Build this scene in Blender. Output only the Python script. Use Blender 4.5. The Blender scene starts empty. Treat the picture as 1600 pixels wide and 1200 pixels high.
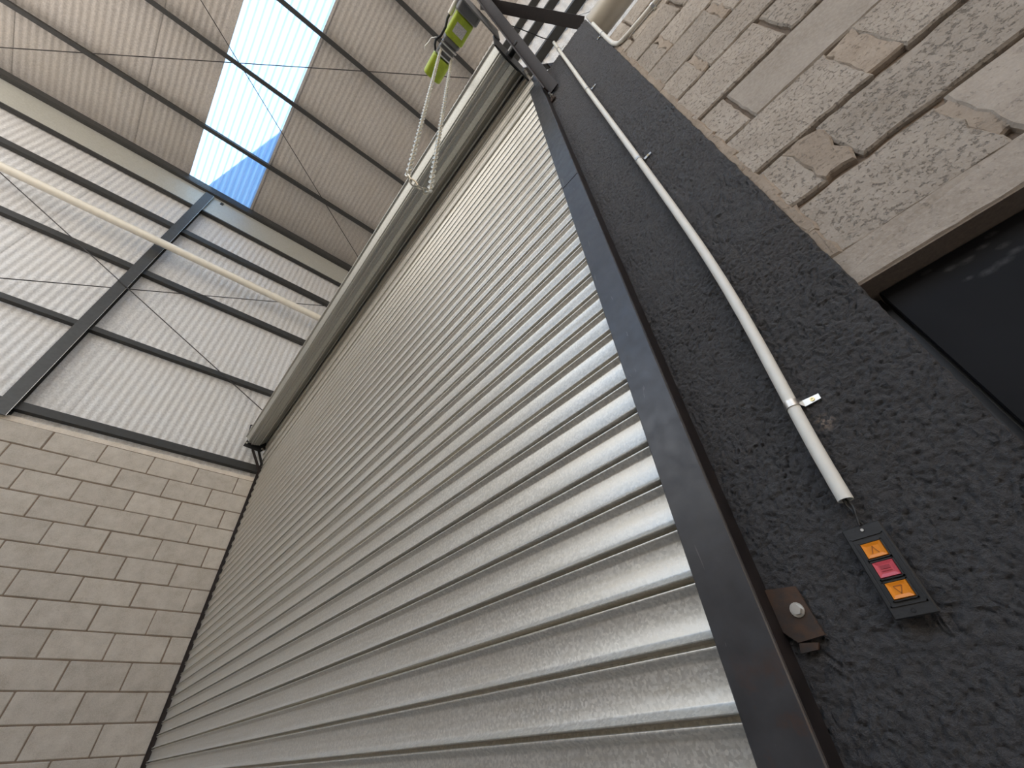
import bpy, bmesh, math, random
from mathutils import Vector, Matrix, noise
random.seed(7)
scn = bpy.context.scene
COL = scn.collection

# ------------------------------------------------------------------ camera
CAM = Vector((0.0, -0.6546, 1.459))
right = Vector((0.64640745, 0.76041042, -0.06271682))
down = Vector((-0.53676124, 0.39478697, -0.7456746))
fwd = Vector((-0.54225895, 0.51567358, 0.66335208))
cd = bpy.data.cameras.new('camera')
cd.sensor_fit = 'HORIZONTAL'; cd.sensor_width = 36.0; cd.lens = 639.137 / 1600 * 36.0
cd.clip_start = 0.02; cd.clip_end = 300
cam = bpy.data.objects.new('camera', cd); COL.objects.link(cam)
m = Matrix.Identity(4)
for i in range(3):
    m[i][0] = right[i]; m[i][1] = -down[i]; m[i][2] = -fwd[i]; m[i][3] = CAM[i]
cam.matrix_world = m
scn.camera = cam

# ------------------------------------------------------------------ world, sun, exposure
SKY_STRENGTH = 1.0
w = bpy.data.worlds.new('sky'); scn.world = w; w.use_nodes = True
nt = w.node_tree; nt.nodes.clear()
out = nt.nodes.new('ShaderNodeOutputWorld'); bg = nt.nodes.new('ShaderNodeBackground')
tc = nt.nodes.new('ShaderNodeTexCoord'); sx = nt.nodes.new('ShaderNodeSeparateXYZ'); rp = nt.nodes.new('ShaderNodeValToRGB')
nt.links.new(tc.outputs['Generated'], sx.inputs[0]); nt.links.new(sx.outputs['Z'], rp.inputs[0])
rp.color_ramp.elements[0].position = 0.0; rp.color_ramp.elements[0].color = (1.0, 0.94, 0.86, 1)
rp.color_ramp.elements[1].position = 0.85; rp.color_ramp.elements[1].color = (0.09, 0.44, 1.0, 1)
e = rp.color_ramp.elements.new(0.5); e.color = (0.92, 0.93, 0.94, 1)
nt.links.new(rp.outputs[0], bg.inputs[0]); bg.inputs[1].default_value = SKY_STRENGTH
nt.links.new(bg.outputs[0], out.inputs[0])

sun = bpy.data.lights.new('sun', 'SUN'); sun.energy = 6.5; sun.angle = math.radians(0.6); sun.color = (1.0, 0.86, 0.76)
so = bpy.data.objects.new('sun', sun); COL.objects.link(so)
ELEV = math.radians(42)
az = Vector((1.46, 0.61, 0)).normalized()
SUN_DIR = Vector((az.x * math.cos(ELEV), az.y * math.cos(ELEV), -math.sin(ELEV)))
so.rotation_euler = SUN_DIR.to_track_quat('-Z', 'Y').to_euler()

vs = scn.view_settings
scn.display_settings.display_device = 'sRGB'
vs.view_transform = 'Standard'; vs.look = 'None'; vs.gamma = 1.0; vs.use_curve_mapping = False
vs.exposure = 1.52
cy = scn.cycles
cy.use_denoising = True
cy.max_bounces = 8; cy.diffuse_bounces = 5; cy.glossy_bounces = 4; cy.transmission_bounces = 4
cy.sample_clamp_indirect = 6.0

# ------------------------------------------------------------------ material helpers
class NT:
    def __init__(s, name):
        s.m = bpy.data.materials.new(name); s.m.use_nodes = True
        s.t = s.m.node_tree; s.t.nodes.clear()
        s.o = s.n('ShaderNodeOutputMaterial'); s.b = s.n('ShaderNodeBsdfPrincipled')
        s.l(s.b.outputs[0], s.o.inputs[0])
        s.g = s.n('ShaderNodeNewGeometry'); s.pos = s.g.outputs['Position']
    def n(s, t): return s.t.nodes.new(t)
    def l(s, a, b): s.t.links.new(a, b)
    def noise(s, scale, detail=4, rough=0.55, vec=None, dist=0.0):
        k = s.n('ShaderNodeTexNoise'); k.inputs['Scale'].default_value = scale; k.inputs['Detail'].default_value = detail
        k.inputs['Roughness'].default_value = rough; k.inputs['Distortion'].default_value = dist
        s.l(vec or s.pos, k.inputs['Vector']); return k.outputs['Fac']
    def voro(s, scale, feature='F1', vec=None, out='Distance'):
        k = s.n('ShaderNodeTexVoronoi'); k.feature = feature; k.inputs['Scale'].default_value = scale
        s.l(vec or s.pos, k.inputs['Vector']); return k.outputs[out]
    def stretch(s, sc):
        k = s.n('ShaderNodeMapping'); k.inputs['Scale'].default_value = sc; s.l(s.pos, k.inputs['Vector']); return k.outputs[0]
    def ramp(s, fac, stops):
        k = s.n('ShaderNodeValToRGB'); cr = k.color_ramp
        while len(cr.elements) < len(stops): cr.elements.new(0.5)
        for e, (p, c) in zip(cr.elements, stops):
            e.position = p; e.color = (c, c, c, 1) if isinstance(c, (int, float)) else (*c, 1)
        s.l(fac, k.inputs[0]); return k.outputs[0]
    def mix(s, fac, a, b, mode='MIX'):
        k = s.n('ShaderNodeMix'); k.data_type = 'RGBA'; k.blend_type = mode
        for sock, v in ((k.inputs[0], fac), (k.inputs[6], a), (k.inputs[7], b)):
            if isinstance(v, (int, float)): sock.default_value = v
            elif isinstance(v, tuple): sock.default_value = (*v, 1)
            else: s.l(v, sock)
        return k.outputs[2]
    def math(s, op, a, b=None):
        k = s.n('ShaderNodeMath'); k.operation = op
        for i, v in enumerate((a, b)):
            if v is None: continue
            if isinstance(v, (int, float)): k.inputs[i].default_value = v
            else: s.l(v, k.inputs[i])
        return k.outputs[0]
    def rnd(s): return s.n('ShaderNodeObjectInfo').outputs['Random']
    def spot(s, p, r0, r1):
        k = s.n('ShaderNodeVectorMath'); k.operation = 'DISTANCE'; k.inputs[1].default_value = p; s.l(s.pos, k.inputs[0])
        mr = s.n('ShaderNodeMapRange'); mr.inputs[1].default_value = r1; mr.inputs[2].default_value = r0
        s.l(k.outputs['Value'], mr.inputs[0]); return mr.outputs[0]
    def bump(s, h, strength, dist, prev=None):
        k = s.n('ShaderNodeBump'); k.inputs['Strength'].default_value = strength; k.inputs['Distance'].default_value = dist
        s.l(h, k.inputs['Height'])
        if prev is not None: s.l(prev, k.inputs['Normal'])
        return k.outputs[0]
    def set(s, color=None, rough=None, metal=None, normal=None, spec=None):
        for nm, v in (('Base Color', color), ('Roughness', rough), ('Metallic', metal), ('Normal', normal), ('Specular IOR Level', spec)):
            if v is None: continue
            if isinstance(v, tuple): s.b.inputs[nm].default_value = (*v, 1)
            elif isinstance(v, (int, float)): s.b.inputs[nm].default_value = v
            else: s.l(v, s.b.inputs[nm])
        return s.m

def plain(name, col, rough=0.5, metal=0.0, var=0.12, scale=30, bump=0.0):
    t = NT(name)
    f = t.ramp(t.noise(scale, 4), [(0.3, 1 - var), (0.7, 1 + var)])
    c = t.mix(1.0, col, f, 'MULTIPLY')
    nb = t.bump(t.noise(scale * 4, 3), bump, 0.002) if bump else None
    return t.set(c, rough, metal, nb)

def mat_galv(name, base, rough=0.42, metal=0.75, spangle=True, streaky=0.45):
    t = NT(name)
    sp = t.voro(230, 'F1', out='Color') if spangle else t.noise(80)
    bw = t.n('ShaderNodeRGBToBW'); t.l(sp, bw.inputs[0])
    streak = t.noise(6, 5, 0.6, t.stretch((0.5, 4, 14)))
    fine = t.noise(55, 6, 0.7)
    c = t.mix(t.ramp(bw.outputs[0], [(0.2, 0.0), (0.9, 1.0)]), tuple(b * 0.85 for b in base), tuple(min(1, b * 1.13) for b in base))
    c = t.mix(t.ramp(streak, [(0.42, 0.0), (0.72, streaky)]), c, tuple(b * k for b, k in zip(base, (0.78, 0.74, 0.66))))
    c = t.mix(t.ramp(fine, [(0.55, 0.0), (0.8, 0.35)]), c, (0.42, 0.41, 0.38))
    if spangle:
        sc_ = t.noise(9, 4, 0.7, t.stretch((2.2, 2, 26)))
        c = t.mix(t.ramp(sc_, [(0.735, 0.0), (0.75, 0.6)]), c, (0.80, 0.78, 0.74))
    r = t.math('ADD', t.math('MULTIPLY', bw.outputs[0], 0.16), rough - 0.06)
    nb = t.bump(t.noise(220, 2), 0.08, 0.0008)
    return t.set(c, r, metal, nb)

def mat_foil(name, base):
    t = NT(name)
    cr = t.voro(95, 'DISTANCE_TO_EDGE'); spk = t.noise(48, 5, 0.85)
    blot = t.noise(2.2, 5, 0.6)
    c = t.mix(t.ramp(spk, [(0.38, 0.0), (0.64, 1.0)]), tuple(b * 0.72 for b in base), tuple(min(1, b * 1.12) for b in base))
    c = t.mix(t.ramp(blot, [(0.35, 0.0), (0.75, 0.4)]), c, tuple(b * k for b, k in zip(base, (0.84, 0.80, 0.74))))
    nb = t.bump(cr, 0.35, 0.006); nb = t.bump(spk, 0.4, 0.004, nb)
    return t.set(c, 0.55, 0.25, nb)

def mat_block(name, base, pit=0.5, scale=1.0, tone=0.10, lo=0.33):
    t = NT(name)
    n1 = t.noise(9 * scale, 6, 0.6); n2 = t.noise(70 * scale, 5, 0.75); n3 = t.noise(160 * scale, 3, 0.6)
    holes = t.ramp(n2, [(lo, 0.0), (lo + 0.08, 1.0)])
    c = t.mix(t.ramp(n1, [(0.3, 0.0), (0.7, 1.0)]), tuple(b * k for b, k in zip(base, (0.82, 0.80, 0.77))), tuple(b * 1.12 for b in base))
    c = t.mix(t.ramp(n3, [(0.4, 0.0), (0.75, 0.5)]), c, tuple(min(1, b * 1.35) for b in base))
    c = t.mix(t.math('MULTIPLY', t.math('SUBTRACT', 1.0, holes), pit), c, tuple(b * 0.45 for b in base))
    v = t.ramp(t.rnd(), [(0.0, 1 - tone), (1.0, 1 + tone)])
    c = t.mix(1.0, c, v, 'MULTIPLY')
    nb = t.bump(holes, 0.6 * pit + 0.15, 0.004); nb = t.bump(n3, 0.35, 0.002, nb)
    return t.set(c, 0.92, 0.0, nb, 0.2)

M = {}
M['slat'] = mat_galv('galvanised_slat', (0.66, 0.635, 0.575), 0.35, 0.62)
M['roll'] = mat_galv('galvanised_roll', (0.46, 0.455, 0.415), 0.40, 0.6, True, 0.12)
M['eave'] = mat_galv('galvanised_beam', (0.50, 0.50, 0.45), 0.5, 0.45, False)
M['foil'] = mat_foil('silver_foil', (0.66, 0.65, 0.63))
M['foil_roof_shaded'] = mat_foil('silver_foil_roof_shaded', (0.48, 0.45, 0.41))  # same foil as the walls, colour darkened for the roof's weaker light
M['block'] = mat_block('grey_block', (0.47, 0.43, 0.375), 0.25, 1.0, 0.06)
M['oldblock'] = mat_block('weathered_block', (0.385, 0.338, 0.284), 0.75, 1.7, 0.12, 0.375)
M['lintel'] = mat_block('smeared_lintel', (0.395, 0.345, 0.29), 0.4, 1.3, 0.06, 0.34)
M['greyplaster'] = mat_block('grey_plaster', (0.345, 0.305, 0.26), 0.15, 0.8)
M['mortar'] = mat_block('brown_mortar', (0.22, 0.172, 0.132), 0.3)
M['darkmortar'] = mat_block('smeared_mortar', (0.345, 0.285, 0.225), 0.55, 1.3, 0.08, 0.36)
M['palemortar'] = mat_block('pale_mortar', (0.62, 0.56, 0.48), 0.3)
M['steel'] = plain('dark_painted_steel', (0.036, 0.036, 0.034), 0.5, 0.2)
M['steel_grey'] = plain('grey_painted_steel', (0.060, 0.061, 0.059), 0.42, 0.3)
M['rusty'] = plain('red_oxide_steel', (0.014, 0.0075, 0.006), 0.6, 0.0, 0.4, 40)
M['guide_side'] = plain('scuffed_guide_edge', (0.022, 0.017, 0.016), 0.5, 0.1, 0.4, 30)
M['black'] = plain('black_steel', (0.012, 0.012, 0.013), 0.45, 0.2)
M['pvc'] = plain('cream_pvc', (0.72, 0.68, 0.58), 0.35, 0.0, 0.06, 12)
M['pvcw'] = plain('white_pvc', (0.80, 0.78, 0.70), 0.35, 0.0, 0.05, 25)
M['pvcg'] = plain('grey_pvc', (0.50, 0.46, 0.38), 0.3, 0.0, 0.05, 12)
M['zinc'] = plain('zinc', (0.62, 0.61, 0.58), 0.32, 0.85)
M['brass'] = plain('brass_screw', (0.70, 0.58, 0.28), 0.35, 0.8)
M['green'] = plain('lime_green_paint', (0.36, 0.46, 0.03), 0.42, 0.0, 0.15, 40)
M['cast'] = plain('cast_grey', (0.16, 0.16, 0.16), 0.5, 0.5)
M['label'] = plain('motor_label', (0.55, 0.53, 0.52), 0.4, 0.2, 0.3, 200)
M['plastic'] = plain('black_plastic', (0.018, 0.018, 0.018), 0.5, 0.0, 0.15, 60, 0.15)
M['orange'] = plain('orange_button', (0.85, 0.27, 0.01), 0.35, 0.0, 0.05)
M['orange_d'] = plain('orange_button_print', (0.42, 0.13, 0.008), 0.45, 0.0, 0.05)
M['red'] = plain('red_button', (0.62, 0.085, 0.11), 0.35, 0.0, 0.05)
M['red_d'] = plain('red_button_print', (0.36, 0.035, 0.05), 0.45, 0.0, 0.05)
M['wire'] = plain('dark_rod', (0.03, 0.028, 0.027), 0.5, 0.4)
M['concrete'] = mat_block('concrete_floor', (0.22, 0.205, 0.188), 0.2)
M['outside'] = mat_block('outside_paving', (0.45, 0.42, 0.37), 0.2)
M['neighbour'] = mat_block('neighbour_plaster', (0.75, 0.74, 0.72), 0.05)
M['chain'] = plain('chain_steel', (0.60, 0.57, 0.48), 0.35, 0.7)
M['deck'] = plain('roof_deck', (0.4, 0.4, 0.4), 0.5, 0.3)

# guide rail: near-black paint, scuffs and rust near the foot
t = NT('guide_paint')
c = t.mix(t.ramp(t.noise(14, 5, 0.65), [(0.35, 0.0), (0.75, 1.0)]), (0.038, 0.037, 0.039), (0.062, 0.061, 0.063))
scr = t.ramp(t.noise(30, 2, 0.5, t.stretch((3.0, 1.0, 0.35)), 1.5), [(0.70, 0.0), (0.73, 0.5)])
c = t.mix(scr, c, (0.16, 0.15, 0.14))
rm = t.math('MULTIPLY', t.ramp(t.noise(16, 5, 0.7), [(0.50, 0.0), (0.68, 1.0)]), t.spot((-0.27, -0.03, 1.40), 0.05, 0.16))
c = t.mix(rm, c, (0.085, 0.038, 0.020))
M['guide'] = t.set(c, t.ramp(t.noise(40, 4), [(0.3, 0.30), (0.7, 0.46)]), 0.15, t.bump(t.noise(60, 3), 0.08, 0.001))
t = NT('rust_plate')
n1 = t.noise(45, 6, 0.7)
c = t.mix(t.ramp(n1, [(0.35, 0.0), (0.62, 1.0)]), (0.036, 0.030, 0.026), (0.075, 0.040, 0.022))
M['rust'] = t.set(c, 0.75, 0.1, t.bump(n1, 0.3, 0.002))
# dark textured render of the pillar
t = NT('dark_render')
n1 = t.noise(190, 5, 0.75); n2 = t.noise(34, 6, 0.7, None, 1.5); n3 = t.noise(4, 4)
c = t.mix(t.ramp(n2, [(0.3, 0.0), (0.7, 1.0)]), (0.074, 0.071, 0.072), (0.104, 0.100, 0.099))
c = t.mix(t.ramp(n3, [(0.45, 0.0), (0.8, 0.5)]), c, (0.100, 0.090, 0.084))
c = t.mix(t.ramp(n1, [(0.66, 0.0), (0.74, 0.55)]), c, (0.26, 0.24, 0.22))
sc = t.math('MULTIPLY', t.spot((-0.0577, 0.02, 1.783), 0.003, 0.016), t.ramp(t.noise(160, 4), [(0.45, 0.0), (0.55, 0.85)]))
c = t.mix(sc, c, (0.42, 0.33, 0.26))
nb = t.bump(n2, 0.8, 0.010); nb = t.bump(n1, 1.0, 0.006, nb)
M['render'] = t.set(c, 0.62, 0.0, nb, 0.4)
# black door with dusty finger smudges
SMUDGE = [(0.1606, 1.9571, .008), (0.1804, 1.9427, .010), (0.1976, 1.9404, .011), (0.2218, 1.9477, .009), (0.2031, 1.9086, .013), (0.1835, 1.914, .008), (0.2204, 1.9112, .013), (0.2348, 1.933, .010), (0.2371, 1.9171, .011), (0.2382, 1.9582, .009), (0.2050, 1.9420, .006)]
t = NT('black_door_paint')
c = t.mix(t.ramp(t.noise(5, 4), [(0.4, 0.0), (0.8, 1.0)]), (0.008, 0.008, 0.009), (0.014, 0.014, 0.015))
sm_ = t.n('ShaderNodeVectorMath'); sm_.operation = 'MULTIPLY'; sm_.inputs[1].default_value = (1.0, 0.0, 1.9); t.l(t.pos, sm_.inputs[0])
for (px, pz, r) in SMUDGE:
    k = t.n('ShaderNodeVectorMath'); k.operation = 'DISTANCE'; k.inputs[1].default_value = (px, 0, pz * 1.9); t.l(sm_.outputs[0], k.inputs[0])
    mr = t.n('ShaderNodeMapRange'); mr.inputs[1].default_value = r; mr.inputs[2].default_value = r * 0.2; t.l(k.outputs['Value'], mr.inputs[0])
    f = t.math('MULTIPLY', mr.outputs[0], t.ramp(t.noise(150, 3), [(0.3, 0.2), (0.7, 1.0)]))
    c = t.mix(t.math('MULTIPLY', f, 0.55), c, (0.085, 0.085, 0.085))
M['door'] = t.set(c, 0.55, 0.0, None, 0.10)
# translucent roof sheet
t = NT('translucent_sheet')
tr = t.n('ShaderNodeBsdfTranslucent'); tr.inputs[0].default_value = (0.52, 0.67, 0.80, 1)
df = t.n('ShaderNodeBsdfDiffuse'); df.inputs[0].default_value = (0.75, 0.78, 0.80, 1)
ms = t.n('ShaderNodeMixShader'); ms.inputs[0].default_value = 0.16
t.l(tr.outputs[0], ms.inputs[1]); t.l(df.outputs[0], ms.inputs[2]); t.l(ms.outputs[0], t.o.inputs[0])
t.t.nodes.remove(t.b); M['sky_sheet'] = t.m

# ------------------------------------------------------------------ mesh helpers
def mesh(name, vs_, fs, smooth=False):
    me = bpy.data.meshes.new(name); me.from_pydata([tuple(v) for v in vs_], [], fs); me.update()
    if smooth: me.polygons.foreach_set('use_smooth', [True] * len(me.polygons))
    return me
def add(name, me, mt=None, parent=None, loc=None, rot=None):
    if mt is not None and not me.materials: me.materials.append(M[mt] if isinstance(mt, str) else mt)
    o = bpy.data.objects.new(name, me); COL.objects.link(o)
    if parent is not None: o.parent = parent
    if loc is not None: o.location = loc
    if rot is not None: o.rotation_euler = rot
    return o
def empty(name, loc=(0, 0, 0)):
    o = bpy.data.objects.new(name, None); COL.objects.link(o); o.location = loc; o.empty_display_size = 0.1
    bpy.context.view_layer.update() if False else None
    return o
def tag(o, label=None, cat=None, group=None, kind=None):
    if label: o['label'] = label
    if cat: o['category'] = cat
    if group: o['group'] = group
    if kind: o['kind'] = kind
    return o
class B:
    """collects shapes into one mesh"""
    def __init__(s): s.v = []; s.f = []
    def add(s, v, f):
        n = len(s.v); s.v += [Vector(p) for p in v]; s.f += [tuple(i + n for i in q) for q in f]; return s
    def box(s, a, b):
        x0, x1 = sorted((a[0], b[0])); y0, y1 = sorted((a[1], b[1])); z0, z1 = sorted((a[2], b[2]))
        return s.add([(x0,y0,z0),(x1,y0,z0),(x1,y1,z0),(x0,y1,z0),(x0,y0,z1),(x1,y0,z1),(x1,y1,z1),(x0,y1,z1)],
                     [(0,3,2,1),(4,5,6,7),(0,1,5,4),(1,2,6,5),(2,3,7,6),(3,0,4,7)])
    def bbox(s, a, b, r=0.004):
        """box with chamfered edges"""
        bm = bmesh.new(); bmesh.ops.create_cube(bm, size=1.0)
        a = Vector(a); b = Vector(b); c = (a + b) / 2; d = b - a
        for v in bm.verts: v.co = Vector((c[i] + v.co[i] * abs(d[i]) for i in range(3)))
        bmesh.ops.bevel(bm, geom=list(bm.edges) + list(bm.verts), offset=r, segments=1, affect='EDGES')
        bm.verts.index_update()
        s.add([v.co.copy() for v in bm.verts], [tuple(v.index for v in f.verts) for f in bm.faces]); bm.free(); return s
    def prism(s, prof, axis, a, b):
        """closed profile of 2-D points swept along an axis from a to b"""
        def P(p, t):
            if axis == 0: return (t, p[0], p[1])
            if axis == 1: return (p[0], t, p[1])
            return (p[0], p[1], t)
        n = len(prof); v = [P(p, a) for p in prof] + [P(p, b) for p in prof]
        f = [(i, (i + 1) % n, n + (i + 1) % n, n + i) for i in range(n)] + [tuple(range(n - 1, -1, -1)), tuple(range(n, 2 * n))]
        return s.add(v, f)
    def tube(s, pts, r, seg=10, closed=False, caps=True):
        pts = [Vector(p) for p in pts]; n = len(pts); rs = r if isinstance(r, (list, tuple)) else [r] * n
        d0 = (pts[1] - pts[0]).normalized(); ref = Vector((0, 0, 1)) if abs(d0.z) < 0.9 else Vector((1, 0, 0))
        u = d0.cross(ref).normalized(); v = []; 
        for i in range(n):
            if closed: d = (pts[(i + 1) % n] - pts[i - 1]).normalized()
            else: d = (pts[min(i + 1, n - 1)] - pts[max(i - 1, 0)]).normalized()
            u = (u - d * u.dot(d)).normalized(); q = d.cross(u)
            v += [pts[i] + (u * math.cos(2 * math.pi * k / seg) + q * math.sin(2 * math.pi * k / seg)) * rs[i] for k in range(seg)]
        f = []
        for i in range(n if closed else n - 1):
            j = (i + 1) % n
            f += [(i * seg + k, i * seg + (k + 1) % seg, j * seg + (k + 1) % seg, j * seg + k) for k in range(seg)]
        if caps and not closed: f += [tuple(range(seg - 1, -1, -1)), tuple((n - 1) * seg + k for k in range(seg))]
        return s.add(v, f)
    def beam(s, a, b, prof, up=(0, 0, 1)):
        """2-D profile swept from point a to point b"""
        a = Vector(a); b = Vector(b); d = (b - a).normalized(); u = d.cross(Vector(up)).normalized(); q = u.cross(d)
        n = len(prof); v = [a + u * p[0] + q * p[1] for p in prof] + [b + u * p[0] + q * p[1] for p in prof]
        f = [(i, (i + 1) % n, n + (i + 1) % n, n + i) for i in range(n)] + [tuple(range(n - 1, -1, -1)), tuple(range(n, 2 * n))]
        return s.add(v, f)
    def ring(s, c, nrm, r0, r1, th, seg=16):
        """flat washer"""
        c = Vector(c); nrm = Vector(nrm).normalized(); ref = Vector((0, 0, 1)) if abs(nrm.z) < 0.9 else Vector((1, 0, 0))
        u = nrm.cross(ref).normalized(); q = nrm.cross(u); v = []
        for (r, h) in ((r0, 0), (r1, 0), (r1, th), (r0, th)):
            v += [c + (u * math.cos(2 * math.pi * k / seg) + q * math.sin(2 * math.pi * k / seg)) * r + nrm * h for k in range(seg)]
        f = []
        for i in range(4):
            j = (i + 1) % 4
            f += [(i * seg + k, i * seg + (k + 1) % seg, j * seg + (k + 1) % seg, j * seg + k) for k in range(seg)]
        return s.add(v, f)
    def make(s, name, mt, parent=None, smooth=False):
        me = mesh(name, s.v, s.f)
        bm = bmesh.new(); bm.from_mesh(me); bmesh.ops.recalc_face_normals(bm, faces=bm.faces); bm.to_mesh(me); bm.free()
        if smooth:
            me.polygons.foreach_set('use_smooth', [True] * len(me.polygons))
            try: me.set_sharp_from_angle(angle=math.radians(38))
            except Exception: pass
        return add(name, me, mt, parent)

W = 5.216            # left wall
def roof_z(x): return 8.85 + 0.1 * (x + W)
YP = 0.02            # face of the dark pillar
YS = 0.035           # face of the weathered blocks
YF = 0.25            # front sheeting
YB = -5.4            # unseen back of the shed, left open above to admit sky light
XR = 7.0

# ------------------------------------------------------------------ the setting
tag(B().box((-W - 0.3, YB, -0.15), (XR, 0.4, 0.0)).make('floor', 'concrete'), kind='structure')
tag(B().box((-40, -60, -0.35), (40, YB, -0.12)).make('ground', 'outside'), kind='structure')

# left wall of grey blocks: mortar body with each block on it
wl = tag(B().box((-W - 0.14, YB, 0), (-W - 0.006, 0.16, 4.0)).make('wall_left', 'mortar'), kind='structure')
def block_mesh(L):
    b = B().bbox((-0.03, -L / 2, -0.0955), (0.0, L / 2, 0.0955), 0.005); me = mesh('block', b.v, b.f); me.materials.append(M['block']); return me
full = block_mesh(0.391); cuts = {}
for k in range(20):
    z = 3.9 - 0.2 * k
    off = -0.186 if k % 2 == 0 else -0.380
    ys = []; y = off
    ys.append((off + 0.0045, 0.012))
    while y > -3.2:
        ys.append((y - 0.3955, y - 0.0045)); y -= 0.4
    for a, b_ in ys:
        L = round(b_ - a, 3)
        if abs(L - 0.391) < 0.002: me = full
        else:
            if L not in cuts: cuts[L] = block_mesh(L)
            me = cuts[L]
        add('block', me, None, wl, (-W + random.uniform(-0.0015, 0.0015), (a + b_) / 2 + random.uniform(-0.002, 0.002), z + random.uniform(-0.0015, 0.0015)),
            (random.uniform(-0.003, 0.003), 0, 0))
# pale mortar topping, lumpy
b = B(); n = 60
for i in range(n):
    y0 = -3.2 + i * (3.36 / n); y1 = y0 + 3.36 / n
    h = 0.048 + 0.014 * noise.noise((y0 * 6, 0, 3)); d = 0.004 * noise.noise((y0 * 11, 2, 0))
    b.box((-W - 0.06, y0, 4.0), (-W - 0.004 + d, y1, 4.0 + h))
b.make('mortar_topping', 'palemortar', wl)

# corrugated sheets
def corr(length_pts, width, pitch, amp, seg=8):
    """profile across the width: list of (t, h)"""
    n = max(2, int(round(width / pitch * seg)))
    return [(width * i / n, amp * math.sin(2 * math.pi * (width * i / n) / pitch)) for i in range(n + 1)]
def sheet(name, origin, du, dv, nrm, width, length, amp, mt, parent, pitch=0.0762, seg=8, thick=0.0015):
    o = Vector(origin); du = Vector(du).normalized(); dv = Vector(dv).normalized(); nrm = Vector(nrm).normalized()
    pr = corr(None, width, pitch, amp, seg); v = []; f = []; n = len(pr)
    for side in (0, 1):
        for L in (0, length):
            v += [o + du * t_ + dv * L + nrm * (h + side * thick) for t_, h in pr]
    for i in range(n - 1):
        f.append((i, i + 1, n + i + 1, n + i)); f.append((2 * n + i, 3 * n + i, 3 * n + i + 1, 2 * n + i + 1))
    me = mesh(name, v, f, True)
    return add(name, me, mt, parent)

# upper left wall
wu = tag(B().box((-W - 0.16, YB, 4.0), (-W - 0.12, 0.3, 8.8)).make('wall_left_upper', 'deck'), kind='structure')
y = 0.24
k = 0
while y > YB + 0.1:
    wd = 0.686
    sheet('wall_sheet', (-W - 0.075 + (0.003 if k % 2 else 0), y - wd, 4.02), (0, 1, 0), (0, 0, 1), (-1, 0, 0), wd + 0.012, 4.75, 0.0028, 'foil', wu)
    y -= wd; k += 1

# roof: outer deck pierced by the rooflights, foil faced sheets below it, rooflight sheets in the gaps
sl = math.sqrt(1 + 0.01); du_roof = Vector((1, 0, 0.1)).normalized()
SK = [(-2.65, -1.65)]
LEN = (XR + W + 0.1) * sl
def roof_pt(x, y, dz=0.0): return (x, y, roof_z(x) + dz)
b = B(); x0 = -W - 0.2; x1 = XR
edges = [YB] + [q for s_ in sorted(SK) for q in s_] + [0.32]
for i in range(0, len(edges), 2):
    ya, yb = edges[i], edges[i + 1]
    b.add([roof_pt(x0, ya, 0.05), roof_pt(x1, ya, 0.05), roof_pt(x1, yb, 0.05), roof_pt(x0, yb, 0.05),
           roof_pt(x0, ya, 0.09), roof_pt(x1, ya, 0.09), roof_pt(x1, yb, 0.09), roof_pt(x0, yb, 0.09)],
          [(0,3,2,1),(4,5,6,7),(0,1,5,4),(1,2,6,5),(2,3,7,6),(3,0,4,7)])
ceil = tag(b.make('ceiling', 'deck'), kind='structure')
for i in range(0, len(edges), 2):
    ya, yb = edges[i], edges[i + 1]
    n = max(1, round((yb - ya) / 0.686)); wd = (yb - ya) / n
    for j in range(n):
        sheet('roof_sheet', roof_pt(-W - 0.1, ya + j * wd, 0.004 if j % 2 else 0.0), (0, 1, 0), du_roof, (0, 0, 1), wd + 0.012, LEN, 0.0021, 'foil_roof_shaded', ceil, wd / round(wd / 0.0762))
for i, (ya, yb) in enumerate(SK):
    win = tag(sheet('window_%d' % (i + 1), roof_pt(-W - 0.1, ya, 0.03), (0, 1, 0), du_roof, (0, 0, 1), yb - ya, LEN, 0.017, 'sky_sheet', None, 1.0 / 12, 12), kind='structure')
    for (y0, y1, nm) in ((ya - 0.012, ya + 0.07, 'flashing'), (yb - 0.02, yb + 0.012, 'flashing')):
        bb = B(); bb.add([roof_pt(-W - 0.1, y0, -0.014), roof_pt(XR, y0, -0.014), roof_pt(XR, y1, -0.014), roof_pt(-W - 0.1, y1, -0.014),
                          roof_pt(-W - 0.1, y0, -0.008), roof_pt(XR, y0, -0.008), roof_pt(XR, y1, -0.008), roof_pt(-W - 0.1, y1, -0.008)],
                         [(0,3,2,1),(4,5,6,7),(0,1,5,4),(1,2,6,5),(2,3,7,6),(3,0,4,7)])
        bb.make(nm, 'foil_roof_shaded', win)

# front wall: pillar, weathered blocks, door, sheeting above
wf = tag(B().box((-W - 0.3, YF + 0.02, 4.0), (XR, YF + 0.06, 10.2)).make('wall_front_upper', 'deck'), kind='structure')
x = -W - 0.1; k = 0
while x < 2.6:
    sheet('wall_sheet', (x, YF - (0.003 if k % 2 else 0), 3.9), (1, 0, 0), (0, 0, 1), (0, 1, 0), 0.698, 6.2, 0.0055, 'foil', wf); x += 0.686; k += 1
tag(B().box((-W - 0.2, YB - 0.2, 0), (XR, YB, 4.0)).make('wall_back_unseen', 'block'), kind='structure')  # unseen back wall, height chosen to shape the sky light coming over it
tag(B().box((XR, YB, 0), (XR + 0.1, 0.3, 10.2)).make('wall_right', 'block'), kind='structure')
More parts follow.
